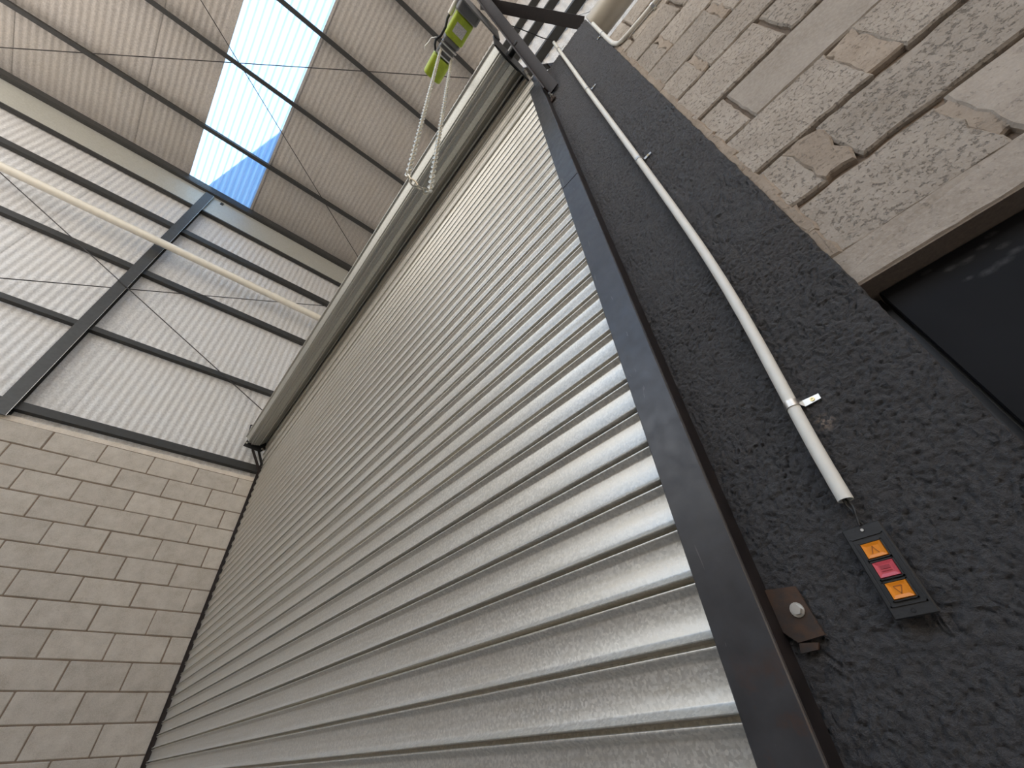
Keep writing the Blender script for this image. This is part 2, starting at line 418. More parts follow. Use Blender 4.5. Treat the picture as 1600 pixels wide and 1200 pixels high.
# outer wall behind the shutter: jambs of the opening in the wall line (solid masonry behind the pillar)
# pillar with real relief
def pillar():
    xl, z0, z1 = -0.262, 0.0, 4.43
    def xr(z): return 0.084 + max(0, z - 1.7) * 0.0115 if z < 3.4 else 0.1036 + (z - 3.4) * 0.014
    nx, nzs = 150, []
    z = 0.0
    while z < z1 - 1e-6:
        nzs.append(z); z += 0.06 if z < 1.1 else (0.0026 if z < 2.2 else 0.0052)
    nzs.append(z1); v = []; f = []
    def h(x, z):
        wx = noise.noise((x * 38, 0, z * 38)); wz = noise.noise((x * 38, 5, z * 38))
        a = noise.noise((x * 75 + wx, 1.7, z * 48 + wz)); a2 = noise.noise((x * 40 + wx * 1.5, 7.7, z * 70 + wz * 1.5))
        groove = max(0.0, 1 - abs(a) / 0.16) + 0.8 * max(0.0, 1 - abs(a2) / 0.13)
        g = noise.noise((x * 150, 3, z * 140)); g2 = noise.noise((x * 290, 3, z * 270)); lo = noise.noise((x * 9, 8, z * 9))
        mask = 0.5 + 0.5 * noise.noise((x * 12, 11, z * 12))
        e = -0.0036 * groove * (0.35 + 0.65 * mask) + 0.0026 * g + 0.0018 * g2 + 0.002 * lo
        sd = abs(z - (2.3223 - 0.128 * (x + 0.0)))          # trowel seam
        if -0.05 < x and sd < 0.006: e += 0.0022 * (1 - sd / 0.006)
        return e
    for z in nzs:
        X1 = xr(z) + 0.003 * noise.noise((0, 0, z * 22)) + 0.0015 * noise.noise((5, 0, z * 70))
        for i in range(nx + 1):
            x = xl + (X1 - xl) * i / nx
            v.append((x, YP - (h(x, z) if z > 1.0 else 0.0) + (0.004 if i == nx else 0), z))
    n = nx + 1
    for j in range(len(nzs) - 1):
        for i in range(nx): f.append((j * n + i, j * n + i + 1, (j + 1) * n + i + 1, (j + 1) * n + i))
    # sides, back and top
    base = len(v)
    for z in nzs:
        v.append((xl, 0.245, z)); v.append((xr(z), 0.245, z))
    for j in range(len(nzs) - 1):
        f.append((j * n, (j + 1) * n, base + 2 * (j + 1), base + 2 * j))
        f.append((j * n + nx, base + 2 * j + 1, base + 2 * (j + 1) + 1, (j + 1) * n + nx))
        f.append((base + 2 * j, base + 2 * (j + 1), base + 2 * (j + 1) + 1, base + 2 * j + 1))
    J = len(nzs) - 1
    f.append(tuple([J * n + i for i in range(nx + 1)] + [base + 2 * J + 1, base + 2 * J]))
    me = mesh('wall_front_pillar', v, f, True)
    try: me.set_sharp_from_angle(angle=math.radians(60))
    except Exception: pass
    return tag(add('wall_front_pillar', me, 'render'), kind='structure')
pillar()

# weathered blocks right of the pillar, on a mortar body
XS = 2.2
bodyb = B().box((0.09, YS + 0.014, 1.972), (XS, 0.24, 3.95))
bodyb.box((1.25, YS + 0.014, 0), (XS, 0.24, 1.972))
ws = tag(bodyb.make('wall_front', 'mortar'), kind='structure')
def rough_block(name, x0, x1, z0, z1, mt, jag=0.0022, front=YS, parent=None, depth=0.03, seed=0):
    pts = []; st = 0.022
    def side(a, b):
        L = (Vector(b) - Vector(a)).length; n = max(2, int(L / st)); return [(a[0] + (b[0] - a[0]) * i / n, a[1] + (b[1] - a[1]) * i / n) for i in range(n)]
    for a, b_ in (((x0, z0), (x1, z0)), ((x1, z0), (x1, z1)), ((x1, z1), (x0, z1)), ((x0, z1), (x0, z0))): pts += side(a, b_)
    cx, cz = (x0 + x1) / 2, (z0 + z1) / 2; q = []
    for (x, z) in pts:
        dx = jag * noise.noise((x * 40, seed, z * 40)) * 2; dz = jag * noise.noise((x * 40, seed + 9, z * 40)) * 2
        q.append((x + dx, z + dz))
    n = len(q); v = []; f = []
    for ring_, (ins, yy) in enumerate(((0.0, front + depth), (0.0, front + 0.004), (0.004, front))):
        for (x, z) in q:
            sx_ = 1 - ins / max(1e-3, (x1 - x0) / 2); sz_ = 1 - ins / max(1e-3, (z1 - z0) / 2)
            yo = 0.0018 * noise.noise((x * 30, seed + 3, z * 30)) if ring_ == 2 else 0
            v.append((cx + (x - cx) * sx_, yy + yo, cz + (z - cz) * sz_))
    for r in range(2):
        for i in range(n): j = (i + 1) % n; f.append((r * n + i, r * n + j, (r + 1) * n + j, (r + 1) * n + i))
    f.append(tuple(2 * n + i for i in range(n)))
    bb = B().add(v, f)
    return bb.make(name, mt, parent)
ZL = [2.208, 2.367, 2.545, 2.725, 2.905, 3.060, 3.235, 3.410, 3.585, 3.745, 3.914]
PERP = {0: [(0.170, 0.226)], 1: [(0.338, 0.392)], 2: [(0.180, 0.190)], 3: [(0.352, 0.366)], 4: [(0.206, 0.226)], 5: [(0.340, 0.362)],
        6: [(0.203, 0.222)], 7: [(0.32, 0.33)], 8: [(0.165, 0.173)], 9: [(0.20, 0.208)]}
sd_ = 0
for r in range(len(ZL) - 1):
    g = 0.0045
    cutsx = list(PERP.get(r, []))
    xe = cutsx[-1][1] + 0.37
    while xe < XS - 0.1: cutsx.append((xe, xe + 0.012)); xe += 0.38
    xs = 0.098
    for (a, b_) in cutsx + [(XS, XS)]:
        sd_ += 1.7
        rough_block('block', xs, a, ZL[r] + g + (0.003 if r == 0 else 0), ZL[r + 1] - g, 'greyplaster' if (r == 2 and 0.15 < xs < 0.3) else 'oldblock', 0.0024, YS + random.uniform(-0.002, 0.003), ws, 0.03, sd_)
        if b_ - a > 0.015: rough_block('mortar_patch', a - 0.005, b_ + 0.005, ZL[r] + 0.010, ZL[r + 1] - 0.010, 'darkmortar', 0.008, YS - 0.0005, ws, 0.02, sd_ + 50)
        xs = b_
# lintel course over the door with a smeared lower lip
rough_block('lintel', 0.086, 0.326, 2.046, ZL[0] - 0.008, 'oldblock', 0.005, YS + 0.001, ws, 0.12, 91)
rough_block('lintel', 0.340, 0.86, 2.046, ZL[0] - 0.004, 'lintel', 0.003, YS, ws, 0.12, 92)
rough_block('mortar_patch', 0.318, 0.350, 2.07, ZL[0] - 0.01, 'darkmortar', 0.006, YS + 0.003, ws, 0.02, 93)
rough_block('lintel_lip', 0.080, 1.3, 1.9725, 2.050, 'lintel', 0.0016, YS + 0.0004, ws, 0.035, 94)
# mortar smeared where the blocks meet the pillar
for i in range(26):
    z = 2.055 + i * 0.071; xa = 0.0855 + max(0, z - 1.7) * 0.0118
    rough_block('mortar_smear', xa - 0.006, xa + 0.017 + 0.010 * noise.noise((0, 4, z * 9)), z - 0.008, z + 0.081, 'darkmortar', 0.004, YS - 0.0035 + 0.002 * noise.noise((z * 5, 0, 0)), ws, 0.02, 120 + i)
# door recess
dr = tag(B().bbox((0.1028, 0.076, 0.01), (1.2, 0.11, 1.9685), 0.002).make('door_1', 'door'), kind='structure')
fr = B().box((0.0872, 0.096, 0.0), (0.1015, 0.2, 1.969)).box((1.202, 0.09, 0.0), (1.25, 0.2, 1.969)); fr.make('door_frame', 'black', dr)
rv = B().box((0.0845, YS + 0.004, 0.0), (0.0870, 0.2, 1.969)); rv.make('door_reveal', 'black', dr)
sf = B().box((0.086, YS + 0.001, 1.9695), (1.25, 0.2, 1.9722)); sf.make('door_soffit', 'mortar', dr)  # lintel underside in dark mortar brown, its shadow put into the colour

# ------------------------------------------------------------------ roller shutter
PT = 0.081285; ZS = 1.4655
XA, XB = -5.176, -0.266
prof = [(0.004, 0.0095), (0.004, -0.0065), (0.016, -0.0098), (0.042, -0.0104), (0.066, -0.0094), (0.150, -0.0008), (0.20, 0.0), (0.74, 0.0), (0.785, -0.0018),
        (0.83, -0.0064), (0.868, -0.0112), (0.890, -0.0134), (0.908, -0.0130), (0.920, -0.0095), (0.925, -0.003), (0.927, 0.0115), (1.20, 0.0125)]
def slat_mesh(pr, name, L0, L1, th=0.0012):
    fr_ = [(y, -t * PT) for t, y in pr]; bk = [(y + th, -t * PT) for t, y in reversed(pr)]
    b = B().prism(fr_ + bk, 0, L0, L1); me = mesh(name, b.v, b.f)
    bm = bmesh.new(); bm.from_mesh(me); bmesh.ops.recalc_face_normals(bm, faces=bm.faces); bm.to_mesh(me); bm.free()
    me.polygons.foreach_set('use_smooth', [len(p.vertices) == 4 for p in me.polygons])
    try: me.set_sharp_from_angle(angle=math.radians(50))
    except Exception: pass
    me.materials.append(M['slat']); return me
sh = tag(empty('roller_shutter', (0, 0, 0)), 'closed galvanised steel roller shutter of narrow horizontal slats with its roll above', 'roller shutter')
sm = slat_mesh(prof, 'slat', XA, XB)
k0 = -18; ztop = 0
for k in range(k0, 33):
    zt = ZS + PT * (k + 1)
    add('slat', sm, None, sh, (random.uniform(-0.003, 0.003), random.uniform(-0.0006, 0.0006), zt), (random.uniform(-0.010, 0.010), 0, 0)); ztop = zt
# leaning slats that run up to the roll
YC, ZC, RR = -0.185, 4.50, 0.112
P0 = Vector((0, 0.0, ztop)); P1 = Vector((0, YC + RR + 0.004, ZC))
Lr = (P1 - P0).length; nl = int(round(Lr / PT))
ang = math.atan2(P1.y - P0.y, P1.z - P0.z)
for i in range(nl):
    fr_ = (i + 1) / nl; p = P0 + (P1 - P0) * fr_; ease = 0.75 + 0.5 * (i / max(1, nl - 1))
    add('slat', sm, None, sh, (0, p.y, p.z), (-ang * ease, 0, 0))
# slats on the roll show their smooth outer side
rprof = [(0.0, -0.012), (0.02, -0.004), (0.07, 0.0015), (0.3, 0.0035), (0.6, 0.0035), (0.74, 0.002), (0.80, 0.004), (0.85, 0.0095), (0.90, 0.0115), (0.94, 0.0095), (0.955, 0.001), (0.96, -0.012)]
step = 2 * math.asin(PT / 2 / RR)
def roll_slat():
    b = B(); fr_ = [(t_ * PT, h) for t_, h in rprof] + [(t_ * PT, h - 0.0014) for t_, h in reversed(rprof)]
    b.prism([(h, t_) for t_, h in fr_], 0, -5.10, -0.295)
    me = mesh('slat', b.v, b.f); bm = bmesh.new(); bm.from_mesh(me); bmesh.ops.recalc_face_normals(bm, faces=bm.faces); bm.to_mesh(me); bm.free()
    me.polygons.foreach_set('use_smooth', [len(p.vertices) == 4 for p in me.polygons])
    try: me.set_sharp_from_angle(angle=math.radians(45))
    except Exception: pass
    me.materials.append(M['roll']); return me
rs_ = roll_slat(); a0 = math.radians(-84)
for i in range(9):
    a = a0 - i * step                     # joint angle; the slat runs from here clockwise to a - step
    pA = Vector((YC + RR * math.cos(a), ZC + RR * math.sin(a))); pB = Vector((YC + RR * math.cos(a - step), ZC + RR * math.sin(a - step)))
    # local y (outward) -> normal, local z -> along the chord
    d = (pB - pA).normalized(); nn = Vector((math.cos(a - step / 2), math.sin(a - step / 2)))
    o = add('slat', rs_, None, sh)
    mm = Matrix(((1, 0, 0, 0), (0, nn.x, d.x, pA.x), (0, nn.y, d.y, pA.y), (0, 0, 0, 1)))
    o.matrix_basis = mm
b = B().tube([(-5.12, YC, ZC), (-0.28, YC, ZC)], 0.085, 24); b.make('barrel', 'cast', sh, True)
b = B().tube([(-5.2, YC, ZC), (-0.2, YC, ZC)], 0.02, 12); b.make('axle', 'black', sh, True)

# guide rails
gr = tag(empty('guide_rail', (-0.27, 0, 0)), 'wide black painted steel guide rail beside the dark rendered pillar', 'guide rail', 'shutter guide rails')
gr.location = (0, 0, 0)
YG = -0.030
for (z0, z1) in ((0.0, 2.955), (2.958, 4.42)):
    b = B().bbox((-0.3075, YG, z0), (-0.2325, YG + 0.005, z1), 0.0018); b.make('front_plate', 'guide', gr)
    b = B().bbox((-0.2375, YG + 0.0052, z0), (-0.2325, 0.018, z1), 0.001); b.make('return_plate', 'guide_side', gr)
b = B().box((-0.263, 0.012, 0.0), (-0.238, 0.0135, 4.42)); b.make('back_plate', 'rusty', gr)
# fixing lug with its bolt
lug = B()
LP = [(-0.2320, 1.5985), (-0.1935, 1.594), (-0.1885, 1.552), (-0.1865, 1.5375), (-0.2195, 1.5345), (-0.2320, 1.548)]
lug.prism([(x_, z_) for x_, z_ in LP], 1, 0.0095, 0.0135)
lg = lug.make('fixing_lug', 'rust', gr)
b = B().prism([(-0.2195, 1.5340), (-0.198, 1.5315), (-0.2015, 1.5245), (-0.2225, 1.5235)], 1, 0.010, 0.0155); b.make('lug_tab', 'rust', lg)
b = B().tube([(-0.2036, 0.0095, 1.5681), (-0.2036, 0.0030, 1.5681)], 0.0062, 6)
b.ring((-0.2036, 0.0093, 1.5681), (0, -1, 0), 0.003, 0.0086, 0.0014); bo = b.make('bolt', 'zinc', lg)
b = B().box((-0.2324, 0.011, 3.925), (-0.203, 0.015, 3.965)); ul = b.make('fixing_lug', 'rust', gr)
b = B().tube([(-0.2135, 0.013, 3.945), (-0.2135, -0.022, 3.945)], 0.005, 8).ring((-0.2135, 0.0, 3.945), (0, -1, 0), 0.004, 0.009, 0.006, 6); b.make('bolt', 'zinc', ul)

gl = tag(empty('guide_rail'), 'thin dark brown guide rail against the grey block wall', 'guide rail', 'shutter guide rails')
b = B().box((-W + 0.001, -0.032, 0.0), (-W + 0.006, 0.05, 4.25)); b.make('side_plate', 'rusty', gl)
b = B().box((-W + 0.006, 0.022, 0.0), (-5.12, 0.027, 4.25)); b.make('back_plate', 'rusty', gl)
b = B().box((-W + 0.006, -0.034, 0.0), (-W + 0.014, -0.029, 4.25)); b.make('lip', 'rusty', gl)

# ------------------------------------------------------------------ steel frame
def chan(wd, ht, th=0.006):   # lipped C profile in (u, v)
    return [(0, 0), (wd, 0), (wd, 0.018), (wd - th, 0.018), (wd - th, th), (th, th), (th, ht - th), (wd - th, ht - th), (wd - th, ht - 0.018), (wd, ht - 0.018), (wd, ht), (0, ht)]
gz = [4.125, 5.255, 6.36, 7.44]; gh = [0.085, 0.065, 0.085, 0.09]
glab = ['lowest dark girt, lying along the top of the block wall', 'second dark girt above the block wall on the foil lining',
        'third dark girt above the block wall, crossed by the bracing', 'topmost dark girt on the left wall, under the eave beam']
for z, h_, lb in zip(gz, gh, glab):
    b = B().prism([(-W - 0.064, z), (-W, z), (-W, z + h_), (-W - 0.005, z + h_), (-W - 0.005, z + 0.006), (-W - 0.064, z + 0.006)], 1, YB + 0.1, 0.235)
    tag(b.make('girt', 'steel'), lb, 'girt', 'girts on the left wall')
px = [-4.33, -3.245, -2.215, -1.235]
plab = {0: 'dark roof purlin nearest the eave beam, crossing the rooflight', 1: 'second dark roof purlin from the eave beam, crossing the rooflight',
        2: 'third dark roof purlin from the eave beam, at the upper end of the rooflight', 3: 'fourth dark roof purlin from the eave, ending beside the chain motor'}
for i, x in enumerate(px):
    zb = roof_z(x) - 0.15; zt = roof_z(x) - 0.006
    b = B().prism([(x, zb), (x + 0.062, zb), (x + 0.062, zb + 0.018), (x + 0.056, zb + 0.018), (x + 0.056, zb + 0.006), (x + 0.006, zb + 0.006), (x + 0.006, zt - 0.0),
                   (x, zt - 0.0)], 1, YB + 0.05, 0.235)
    o = b.make('roof_purlin', 'steel')
    tag(o, plab[i], 'purlin', 'roof purlins')
eb = tag(empty('eave_beam'), 'deep pale galvanised eave beam between the foil wall and the roof', 'beam')
B().box((-W - 0.012, YB + 0.05, 8.14), (-W - 0.004, 0.236, 8.60)).make('web', 'eave', eb)
B().box((-W - 0.06, YB + 0.05, 8.115), (-W + 0.006, 0.236, 8.14)).make('bottom_flange', 'steel', eb)
B().box((-W - 0.06, YB + 0.05, 8.60), (-W + 0.05, 0.236, 8.64)).make('top_flange', 'steel', eb)
B().box((-W - 0.04, YB + 0.05, 8.64), (-W - 0.015, 0.236, 8.83)).make('upstand', 'steel_grey', eb)
B().box((-W - 0.004, -2.02, 8.50), (-W + 0.006, -1.98, 8.555)).make('cleat', 'steel', eb)
cl = tag(empty('steel_column'), 'dark grey steel column standing on the left wall between the girts', 'column')
yc0, yc1 = -2.25, -2.135
B().box((-5.185, yc0, 4.02), (-5.178, yc1, 8.56)).make('inner_flange', 'steel_grey', cl)
B().box((-5.272, (yc0 + yc1) / 2 - 0.003, 4.02), (-5.185, (yc0 + yc1) / 2 + 0.003, 8.56)).make('web', 'steel_grey', cl)
B().box((-5.279, yc0, 4.02), (-5.272, yc1, 8.56)).make('outer_flange', 'steel_grey', cl)
B().box((-5.178, yc1 - 0.002, 4.02), (-5.1765, yc1 + 0.001, 8.56)).make('edge', 'zinc', cl)

# rods
def rod(name, a, b_, label, r=0.006, grp='thin bracing rods'):
    a = Vector(a); b_ = Vector(b_)
    o = B().tube([a, b_], r, 6).make(name, 'wire', None, True); tag(o, label, 'bracing rod', grp); return o
rod('bracing_rod', (-5.168, -4.92, 7.545), (-5.168, 0.20, 4.69), 'thin bracing rod sloping down the left wall toward the shutter roll')
rod('bracing_rod', (-5.190, -4.30, 4.608), (-5.190, 0.20, 7.475), 'thin bracing rod rising across the left wall behind the cream pipe')
rod('bracing_rod', (-5.05, -4.97, 8.72), (-1.30, 0.22, 9.10), 'thin bracing rod under the roof sheets leading to the green motor')
rod('bracing_rod', (-1.35, -5.2, 9.14), (-4.93, 0.22, 8.745), 'thin bracing rod under the roof sheets crossing the rooflight diagonally')

# cream drain pipe along the left wall
o = B().tube([(-5.05, YB + 0.2, 6.86), (-5.05, 0.23, 6.86)], 0.052, 20).make('drain_pipe', 'pvc', None, True)
tag(o, 'long cream plastic pipe running along the left wall in front of the column', 'pipe')
# girts on the front sheeting above the pillar
for z, lb in ((5.74, 'lower dark girt on the bright foil above the pillar'), (6.66, 'middle dark girt on the bright foil above the pillar'), (7.62, 'upper dark girt on the bright foil, behind the bracket arm')):
    o = B().prism([(YF - 0.078, z), (YF - 0.008, z), (YF - 0.008, z + 0.006), (YF - 0.072, z + 0.006), (YF - 0.072, z + 0.06), (YF - 0.078, z + 0.06)], 0, -W + 0.1, 2.4).make('girt', 'steel')
    tag(o, lb, 'girt', 'girts on the front wall')
# big pipe on the wall head
o = B().tube([(0.128, 0.10, 4.46), (2.1, 0.10, 4.46)], 0.074, 28).make('rainwater_pipe', 'pvcg', None, True)
tag(o, 'thick grey beige pipe lying above the weathered block wall beside the pillar top', 'pipe')

# ------------------------------------------------------------------ brackets at the roll
br = tag(empty('shutter_bracket'), 'dark red-brown angle iron bracket carrying the roll and motor at the pillar top', 'bracket')
Lp = lambda a, t_: [(0, 0), (a, 0), (a, t_), (t_, t_), (t_, a), (0, a)]
def angle(name, p, q, leg, parent, up, flip=1, mt='rusty', t_=0.007):
    pr = [(u * flip, v) for u, v in Lp(leg, t_)]
    return B().beam(p, q, pr, up).make(name, mt, parent)
angle('brace', (-0.222, 0.012, 4.02), (-0.245, -0.475, 5.16), 0.06, br, (0, -1, 0), 1)
angle('arm', (0.075, 0.06, 4.50), (-0.27, -0.40, 5.06), 0.062, br, (0, 0, 1), -1)
angle('cleat', (-0.165, 0.03, 4.435), (-0.30, -0.015, 4.72), 0.035, br, (0, -1, 0), 1)
B().prism([(-0.30, 4.36), (-0.03, 4.36), (-0.03, 4.62), (-0.30, 4.66)], 0, -0.286, -0.278).make('end_plate', 'black', br)
B().prism([(-0.56, 4.70), (-0.26, 4.62), (-0.26, 4.98), (-0.56, 4.94)], 0, -0.276, -0.268).make('motor_plate', 'cast', br)

bl = tag(empty('shutter_bracket'), 'small black bracket holding the far end of the roll at the block wall', 'bracket')
B().prism([(-0.285, 4.36), (-0.09, 4.34), (-0.04, 4.40), (-0.07, 4.50), (-0.255, 4.54)], 0, -5.140, -5.132).make('end_plate', 'black', bl)
b = B()
b.beam((-5.136, -0.275, 4.50), (-5.136, -0.30, 4.66), [(-0.006, -0.004), (0.006, -0.004), (0.006, 0.004), (-0.006, 0.004)], (1, 0, 0))
b.beam((-5.136, -0.30, 4.66), (-5.136, -0.245, 4.655), [(-0.006, -0.004), (0.006, -0.004), (0.006, 0.004), (-0.006, 0.004)], (1, 0, 0))
b.beam((-5.136, -0.245, 4.655), (-5.136, -0.225, 4.52), [(-0.006, -0.004), (0.006, -0.004), (0.006, 0.004), (-0.006, 0.004)], (1, 0, 0))
b.make('ear', 'black', bl)
angle('strut', (-5.15, -0.17, 4.36), (-5.15, -0.005, 4.10), 0.022, bl, (1, 0, 0), 1, 'rusty', 0.005)
angle('strut', (-5.15, -0.10, 4.36), (-5.15, 0.005, 4.16), 0.022, bl, (1, 0, 0), 1, 'black', 0.005)
for (yy, zz) in ((-0.262, 4.405), (-0.085, 4.385), (-0.062, 4.372)):
    B().tube([(-5.131, yy, zz), (-5.122, yy, zz)], 0.011, 8).make('bolt', 'zinc', bl)

# ------------------------------------------------------------------ motor with hand chain
mo = tag(empty('shutter_motor'), 'lime green shutter motor with silver gear housing and a hanging hand chain', 'motor')
MY, MZ = -0.466, 4.80
def rbox(x0, x1, ry, rz, rad, n=5):
    pts = []
    for (cy_, cz_, a0_) in ((ry - rad, rz - rad, 0), (-ry + rad, rz - rad, 90), (-ry + rad, -rz + rad, 180), (ry - rad, -rz + rad, 270)):
        for i in range(n + 1):
            a = math.radians(a0_ + 90 * i / n); pts.append((MY + cy_ + rad * math.cos(a), MZ + cz_ + rad * math.sin(a)))
    b = B(); prs = []
    for (xx, s_) in ((x0, 0.90), (x0 + (0.008 if x1 > x0 else -0.008), 1.0), (x1 - (0.008 if x1 > x0 else -0.008), 1.0), (x1, 0.90)):
        prs.append([(xx, MY + (p[0] - MY) * s_, MZ + (p[1] - MZ) * s_) for p in pts])
    n_ = len(pts); v = [p for r in prs for p in r]; f = []
    for r in range(3):
        for i in range(n_): j = (i + 1) % n_; f.append((r * n_ + i, r * n_ + j, (r + 1) * n_ + j, (r + 1) * n_ + i))
    f += [tuple(range(n_)), tuple(3 * n_ + i for i in range(n_))]
    return b.add(v, f)
rbox(-0.270, -0.335, 0.075, 0.075, 0.03).make('gearbox', 'cast', mo, True)
body = rbox(-0.335, -0.470, 0.062, 0.066, 0.02).make('body_cover', 'green', mo, True)
lb_ = B().box((-0.375, MY - 0.030, MZ - 0.0685), (-0.432, MY + 0.040, MZ - 0.0662)).make('rating_label', 'label', body)
rbox(-0.470, -0.500, 0.055, 0.058, 0.02).make('flange', 'cast', mo, True)
hs = rbox(-0.500, -0.585, 0.050, 0.046, 0.012).make('chain_housing', 'cast', mo, True)
for xx in (-0.515, -0.545, -0.575):
    B().box((xx - 0.004, MY - 0.056, MZ - 0.062), (xx + 0.004, MY + 0.056, MZ - 0.046)).make('housing_rib', 'zinc', hs)
B().tube([(-0.548, MY, MZ), (-0.562, MY, MZ)], 0.045, 20).make('chain_wheel', 'zinc', mo, True)
rbox(-0.590, -0.718, 0.060, 0.062, 0.028).make('end_cover', 'green', mo, True)
# chain: real links
def chain_path():
    xa, yl, yr, zb = -0.555, -0.500, -0.420, 2.79
    pts = []; n = 60
    top = 4.79
    cpts = []
    L = 0
    def P(s):
        h = top - zb - 0.04
        if s < h: return Vector((xa, yl + 0.0, top - s))
        s2 = s - h; arc = math.pi * 0.04
        if s2 < arc:
            a = s2 / 0.04; return Vector((xa, (yl + yr) / 2 - 0.04 * math.cos(a), zb + 0.04 - 0.04 * math.sin(a)))
        return Vector((xa, yr, zb + 0.04 + (s2 - arc)))
    tot = 2 * (top - zb - 0.04) + math.pi * 0.04
    return P, tot
P, tot = chain_path(); b = B(); pitch = 0.021; n = int(tot / pitch)
for i in range(n):
    c0 = P(i * pitch + 0.5 * pitch); c1 = P(i * pitch + 0.6 * pitch); d = (c1 - c0).normalized()
    u = Vector((1, 0, 0)); q = d.cross(u)
    u2 = (u + q).normalized() if i % 2 == 0 else (u - q).normalized()
    loop = [c0 + d * (0.0150 * math.cos(a)) + u2 * (0.0085 * math.sin(a)) for a in [2 * math.pi * k / 8 for k in range(8)]]
    b.tube(loop, 0.0028, 5, closed=True)
hc = b.make('hand_chain', 'chain', mo, True); hc['kind'] = 'stuff'
# cables and conduit at the motor
mc = tag(empty('motor_conduit'), 'short cream conduit beside the green motor with black cable hanging from its end', 'conduit')
B().tube([(-0.10, -0.556, 4.83), (-0.387, -0.548, 4.81)], 0.0145, 14).make('tube', 'pvcw', mc, True)
B().tube([(-0.385, -0.548, 4.81), (-0.41, -0.548, 4.80), (-0.45, -0.535, 4.785), (-0.50, -0.535, 4.775), (-0.535, -0.548, 4.77), (-0.560, -0.540, 4.775), (-0.585, -0.520, 4.78)], 0.007, 8).make('cable', 'black', mc, True)
B().tube([(-0.520, -0.552, 4.76), (-0.545, -0.575, 4.755), (-0.575, -0.578, 4.75), (-0.60, -0.585, 4.745), (-0.615, -0.575, 4.745)], 0.0025, 6).make('pull_cord', 'zinc', mc, True)
o = B().tube([(-0.0616, 0.006, 4.66), (-0.10, -0.05, 4.72), (-0.16, -0.16, 4.84), (-0.24, -0.30, 4.98)], 0.003, 6).make('control_cable', 'black', None, True)
tag(o, 'thin black cable running from the conduit top up to the bracket', 'cable')
o = B().tube([(0.16, 0.04, 4.53), (0.07, 0.0, 4.68), (-0.03, -0.08, 4.83), (-0.13, -0.20, 4.95), (-0.20, -0.30, 5.05)], 0.0022, 6).make('loose_wire', 'zinc', None, True)
tag(o, 'thin pale wire sagging from the bracket arm to the thick pipe', 'wire')

# ------------------------------------------------------------------ conduit on the pillar
cn = tag(empty('conduit'), 'white plastic conduit running down the dark pillar to the push buttons', 'conduit')
cp = [(-0.0700, 4.66), (-0.0700, 4.38), (-0.0672, 3.97), (-0.0660, 3.61), (-0.0615, 3.13), (-0.0590, 2.75), (-0.0575, 2.41), (-0.0590, 2.205), (-0.0660, 2.02), (-0.0800, 1.82), (-0.0848, 1.749), (-0.0885, 1.6708)]
YC2 = 0.006
pts = []
cpv = [Vector((x_, YC2, z_)) for x_, z_ in cp]
for i in range(len(cpv) - 1):      # Catmull-Rom
    p0 = cpv[max(i - 1, 0)]; p1 = cpv[i]; p2 = cpv[i + 1]; p3 = cpv[min(i + 2, len(cpv) - 1)]
    for k in range(5):
        t_ = k / 5; pts.append(0.5 * ((2 * p1) + (p2 - p0) * t_ + (2 * p0 - 5 * p1 + 4 * p2 - p3) * t_ ** 2 + (3 * p1 - p0 - 3 * p2 + p3) * t_ ** 3))
pts.append(cpv[-1])
b = B().tube(pts, 0.0092, 18, caps=False)
b.tube([pts[-1] + Vector((0, 0, 0.03)), pts[-1] + Vector((0, 0, 0.0002))], 0.0078, 18, caps=False)
b.ring(pts[-1], (0, 0, 1), 0.0078, 0.0092, 0.0003, 18)
b.make('tube', 'pvcw', cn, True)
def saddle(parent, c, axis, side, r, yw, tab=0.026, wd=0.011, screw=True):
    """strap over a conduit: c centre, axis along the conduit, side = direction of the tab, yw = wall plane"""
    c = Vector(c); axis = Vector(axis).normalized(); side = Vector(side).normalized(); nrm = Vector((0, -1, 0))
    pr = []
    for i in range(11):
        a = math.radians(-150 + 30 * 0 + i * (150 / 10 + 9)) if False else math.radians(205 - i * 20.5)
        pr.append(c + side * (r * math.cos(a)) + nrm * (r * math.sin(a)))
    tb = yw - 0.0015
    pr.append(Vector((c.x, tb, c.z)) + side * (r + 0.003)); pr.append(Vector((c.x, tb, c.z)) + side * (r + tab))
    v = []; f = []
    for k, p in enumerate(pr):
        nx_ = pr[min(k + 1, len(pr) - 1)] - pr[max(k - 1, 0)]; o_ = nx_.cross(axis).normalized() * 0.0007
        h = wd / 2 if k < len(pr) - 1 else wd / 2 * 0.8
        v += [p - axis * h - o_, p + axis * h - o_, p + axis * h + o_, p - axis * h + o_]
    for k in range(len(pr) - 1):
        a = 4 * k; f += [(a + i, a + (i + 1) % 4, a + 4 + (i + 1) % 4, a + 4 + i) for i in range(4)]
    f += [(3, 2, 1, 0), tuple(4 * (len(pr) - 1) + i for i in range(4))]
    cl_ = B().add(v, f).make('saddle_clip', 'zinc', parent, True)
    if screw:
        s0 = Vector((c.x, tb - 0.0006, c.z)) + side * (r + tab * 0.6)
        B().ring(s0, (0, -1, 0), 0.0012, 0.0032, 0.0012, 12).make('screw', 'brass', cl_)
    return cl_
def cat(z):
    for a, b_ in zip(pts[:-1], pts[1:]):
        if b_.z <= z <= a.z: return a + (b_ - a) * ((a.z - z) / (a.z - b_.z)), (b_ - a).normalized()
    return pts[0], Vector((0, 0, -1))
for z in (1.822, 2.757, 3.565, 4.45):
    c_, ax = cat(z); saddle(cn, c_, ax, (1, 0, 0), 0.0102, YP - 0.002)
